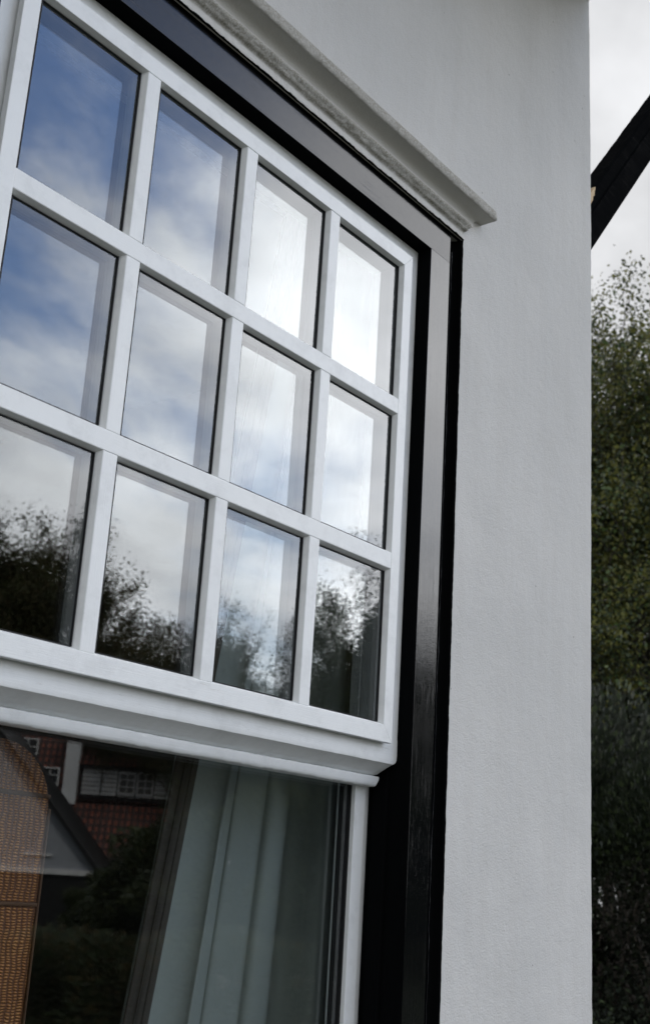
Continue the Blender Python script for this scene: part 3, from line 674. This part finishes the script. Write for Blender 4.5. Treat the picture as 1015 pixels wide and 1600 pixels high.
# shrubs and hedge in the mirrored garden
def blob_leaves(seed, n, rx, ry, rz, size, mats, mixes=None):
    r = np.random.default_rng(seed); d = r.normal(size=(n, 3)); d /= np.linalg.norm(d, axis=1)[:, None]
    lump = 1 + 0.22 * np.sin(d[:, :1] * 5 + seed) * np.cos(d[:, 1:2] * 6 + seed * 2) + 0.12 * np.sin(d[:, 2:3] * 9 + seed)
    c = d * lump * r.uniform(0.55, 1.0, (n, 1)) ** 0.5 * np.array([rx, ry, rz]); c[:, 2] = np.abs(c[:, 2] + rz * 0.75) + 0.03
    return c
def shrub_meshes(seed, rx, ry, rz, n, size, mats, mixes=None):
    q = random.Random(seed); segs = []
    for k in range(14):
        a = q.uniform(0, 6.28); e = Vector((math.cos(a) * rx * q.uniform(.2, .7), math.sin(a) * ry * q.uniform(.2, .7), rz * q.uniform(0.9, 1.5)))
        segs.append(([Vector((0.05 * math.cos(a), 0.05 * math.sin(a), 0)), e * 0.5 + Vector((0, 0, 0.1)), e], [0.03, 0.02, 0.008]))
    return trunk_mesh('stem', segs, M['bark']), leaf_mesh('foliage', blob_leaves(seed, n, rx, ry, rz, size, mats), size, seed, mats, mixes=mixes)
SA = shrub_meshes(3, 1.6, 1.4, 1.2, 24000, 0.045, [M['leafd'], M['leaf']], [0.6, 0.4])
SC = shrub_meshes(5, 1.6, 1.4, 1.2, 60000, 0.024, [M['leafs'], M['leafd']], [0.8, 0.2])
SB = shrub_meshes(8, 1.1, 1.1, 0.62, 14000, 0.026, [M['leafd'], M['leafb']], [0.7, 0.3])
def place_shrub(ms, loc, rz, sc, label, group):
    e = empty('shrub', loc, rz); e.scale = sc if isinstance(sc, tuple) else (sc,) * 3
    link('stem', ms[0], e); link('foliage', ms[1], e); tag(e, label, 'shrub', group)
for az, D, sc, lb in ((46.9, 33, 0.62, 'green bush mirrored in front of the red tiled roof'), (44.6, 30, 0.95, 'dark bush mirrored right of the green one behind the curtain reflection'),
                      (41.8, 29, 1.45, 'large bush mirrored over the pale curtain'), (39.0, 28, 1.7, 'tall shrub mirrored over the curtain near the sash stile'), (36.2, 27, 1.8, 'rightmost tall shrub mirrored at the lower sash stile'),
                      (32.5, 27, 1.9, 'tall shrub opposite the corner of the black frame'), (28.0, 27, 1.9, 'tall shrub at the far end of the opposite garden')):
    place_shrub(SA, mirrored(az, D), az, sc, lb, 'bushes in the opposite garden')
for az, D, sc, lb in ((53.0, 10.5, 1.0, 'low dark shrub mirrored at the foot of the woven screen'), (49.6, 10, 1.05, 'low dark shrub mirrored right of the woven screen'), (46.2, 10.4, 1.0, 'low dark shrub mirrored beside the taupe drape'),
                      (42.6, 9.8, 1.05, 'low dark shrub mirrored across the pale curtain'), (38.8, 10.2, 1.1, 'low dark shrub mirrored near the right end of the pale curtain')):
    place_shrub(SB, mirrored(az, D), az * 3, sc, lb, 'low shrubs along the near hedge line')

# ---- houses across the lane (local x = along the front, local y = away from us) ----
def local_frame(name, az, D, th, label):
    l = mirrored(az, D); e = empty(name, l, 0); d = Vector((math.cos(R(th)), math.sin(R(th)), 0))
    e.rotation_euler = (0, 0, R(th) ); tag(e, label, 'house'); return e
# local +y of an object rotated by th is (-sin, cos); away from us is the opposite side, so depth runs along -y
def lbox(bm, x0, x1, d0, d1, z0, z1, mi=0): box(bm, x0, x1, -d1, -d0, z0, z1, 0, mi)
def small_window(parent, x0, x1, z0, z1, d, cols, rows_):
    bm = bmesh.new(); f_ = 0.05
    lbox(bm, x0, x0 + f_, d - 0.06, d + 0.02, z0, z1); lbox(bm, x1 - f_, x1, d - 0.06, d + 0.02, z0, z1); lbox(bm, x0 + f_, x1 - f_, d - 0.06, d + 0.02, z0, z0 + f_); lbox(bm, x0 + f_, x1 - f_, d - 0.06, d + 0.02, z1 - f_, z1)
    for k in range(1, cols): xx = x0 + (x1 - x0) * k / cols; lbox(bm, xx - 0.015, xx + 0.015, d - 0.045, d + 0.01, z0 + f_, z1 - f_)
    for k in range(1, rows_): zz = z0 + (z1 - z0) * k / rows_; lbox(bm, x0 + f_, x1 - f_, d - 0.04, d + 0.008, zz - 0.015, zz + 0.015)
    w_ = finish('window', bm, M['boards'], parent)
    bm = bmesh.new(); lbox(bm, x0 + 0.02, x1 - 0.02, d - 0.01, d + 0.015, z0 + 0.02, z1 - 0.02); finish('pane', bm, M['darkglass'], w_)
hb = local_frame('house', 47, 45, 48, 'red tiled house with white boarded dormer mirrored in the lower pane')
bm = bmesh.new()
tan_ = 0.5
def rz2(z): return (z - 2.1) * tan_
def roofquad(x0, x1, x2, x3, za, zb):
    q = [bm.verts.new(p) for p in ((x0, -rz2(za), za), (x1, -rz2(za), za), (x2, -rz2(zb), zb), (x3, -rz2(zb), zb))]; bm.faces.new(q)
roofquad(-6.5, 3.0, 2.5, -5.5, 2.1, 9.4)
q = [bm.verts.new(p) for p in ((-6.5, -9.5, 2.1), (3.0, -9.5, 2.1), (2.5, -rz2(9.4), 9.4), (-5.5, -rz2(9.4), 9.4))]; bm.faces.new(q)
q = [bm.verts.new(p) for p in ((3.0, 0, 2.1), (3.0, -9.5, 2.1), (2.5, -rz2(9.4), 9.4))]; bm.faces.new(q)
q = [bm.verts.new(p) for p in ((-6.5, 0, 2.1), (-6.5, -9.5, 2.1), (-5.5, -rz2(9.4), 9.4))]; bm.faces.new(q)
uv = bm.loops.layers.uv.new('UVMap')
for f in bm.faces:
    for l in f.loops: l[uv].uv = (l.vert.co.x + 50, l.vert.co.z * 1.12)
finish('roof', bm, M['tiles'], hb)
bm = bmesh.new(); lbox(bm, -6.3, 2.8, 0.35, 9.2, 0, 2.25); finish('wall', bm, M['wallw'], hb)
bm = bmesh.new(); lbox(bm, -1.12, 2.25, 0.9, 3.0, 4.26, 5.2); 
for k in range(6): lbox(bm, -1.12, 2.25, 0.86, 0.9, 4.30 + k * 0.155, 4.425 + k * 0.155)
dm = finish('dormer', bm, M['boards'], hb)
bm = bmesh.new(); lbox(bm, -1.12, 2.25, 0.893, 0.8999, 4.27, 5.19); finish('gap_shadow', bm, M['trimd'], dm)  # near-black sheet painting in the shadow lines between the clapboards
bm = bmesh.new()
for xx in (-1.16, -0.45, 0.14, 0.80, 1.46, 2.20): lbox(bm, xx, xx + 0.05, 0.84, 0.9, 4.26, 5.2)
lbox(bm, -1.3, 2.4, 0.75, 0.86, 5.2, 5.34); lbox(bm, -1.2, 2.3, 0.8, 0.9, 4.12, 4.2)
finish('trim', bm, M['trimd'], dm)
bm = bmesh.new(); q = [bm.verts.new(p) for p in ((-1.3, -0.7, 5.34), (2.4, -0.7, 5.34), (2.3, -2.4, 6.6), (-1.2, -2.4, 6.6))]; bm.faces.new(q)
uv = bm.loops.layers.uv.new('UVMap')
for f in bm.faces:
    for l in f.loops: l[uv].uv = (l.vert.co.x + 50, l.vert.co.z * 1.3)
finish('dormer_roof', bm, M['tiles'], dm)
small_window(dm, 0.20, 0.80, 4.38, 5.14, 0.85, 2, 3); small_window(dm, 0.86, 1.46, 4.38, 5.14, 0.85, 2, 3)
small_window(hb, -2.62, -1.95, 4.36, 5.16, 0.85, 2, 3); small_window(hb, -3.65, -2.9, 5.6, 6.2, 1.4, 2, 2)
bm = bmesh.new(); lbox(bm, -1.76, -1.26, 0.55, 1.3, 3.9, 7.0); finish('chimney', bm, M['wallw'], hb)
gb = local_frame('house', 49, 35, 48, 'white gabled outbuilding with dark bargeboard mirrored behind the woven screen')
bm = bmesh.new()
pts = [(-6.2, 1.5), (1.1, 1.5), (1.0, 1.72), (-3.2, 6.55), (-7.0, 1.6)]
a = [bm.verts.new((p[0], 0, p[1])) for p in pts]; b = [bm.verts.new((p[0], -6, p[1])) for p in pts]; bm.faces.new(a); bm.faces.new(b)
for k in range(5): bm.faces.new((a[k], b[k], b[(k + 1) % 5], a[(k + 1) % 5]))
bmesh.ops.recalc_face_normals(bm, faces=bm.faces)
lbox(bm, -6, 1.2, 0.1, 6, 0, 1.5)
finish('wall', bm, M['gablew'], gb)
bm = bmesh.new()
th = [(1.22, 1.50), (-3.2, 6.60), (-3.2, 6.74), (1.30, 1.56)]
a = [bm.verts.new((p[0], 0.25, p[1])) for p in th]; b = [bm.verts.new((p[0], -6.1, p[1])) for p in th]; bm.faces.new(a); bm.faces.new(b)
for k in range(4): bm.faces.new((a[k], b[k], b[(k + 1) % 4], a[(k + 1) % 4]))
bmesh.ops.recalc_face_normals(bm, faces=bm.faces); finish('bargeboard', bm, M['trimd'], gb)
bm = bmesh.new(); lbox(bm, -3.2, 1.55, -0.12, 0.0, 1.5, 1.64); lbox(bm, -0.9, -0.1, -0.06, 0.0, 1.95, 2.02); finish('ledge', bm, M['boards'], gb)
bm = bmesh.new(); lbox(bm, -5.9, 1.1, 0.02, 0.1, 0.0, 1.45); finish('plinth', bm, M['trimd'], gb)

# ---- trees standing beyond the corner ------------------------------------
T1 = tree_meshes(71, 11, 0.8, 260000, 0.031, 0.22, [M['leafd'], M['leafo'], M['leafg']], [0.4, 0.5, 0.1], trunk_frac=0.12, kids=(16, 8, 5, 3), upw=0.2)
def real(az, D): return (-0.903 + D * math.cos(R(az)), -1.303 + D * math.sin(R(az)), 0)
GB = 'trees beyond the house corner'
place_tree(T1, real(17.3, 19), 0.5, 1.0, 'dark leafy tree with sky gaps standing nearest beyond the wall corner', GB)
place_tree(T1, real(24.5, 27), 2.5, 0.78, 'lower olive tree behind the first one beyond the wall corner', GB)
place_tree(T1, real(29, 33), 4.0, 0.8, 'dark tree mostly hidden behind the house corner', GB)
place_tree(TA, real(13, 30), 1.2, 0.85, 'broad tree at the right behind the dark leafy one', GB)
for az, D, sc, lb in ((25.5, 13, 1.5, 'dark shrub filling the gap low beside the wall corner'), (21.5, 12.5, 1.35, 'dark shrub at the bottom right edge of the view'), (23.4, 17, 1.9, 'tall dark shrub under the trees beyond the corner')):
    place_shrub(SC, real(az, D), az, sc, lb, 'shrubs beyond the house corner')
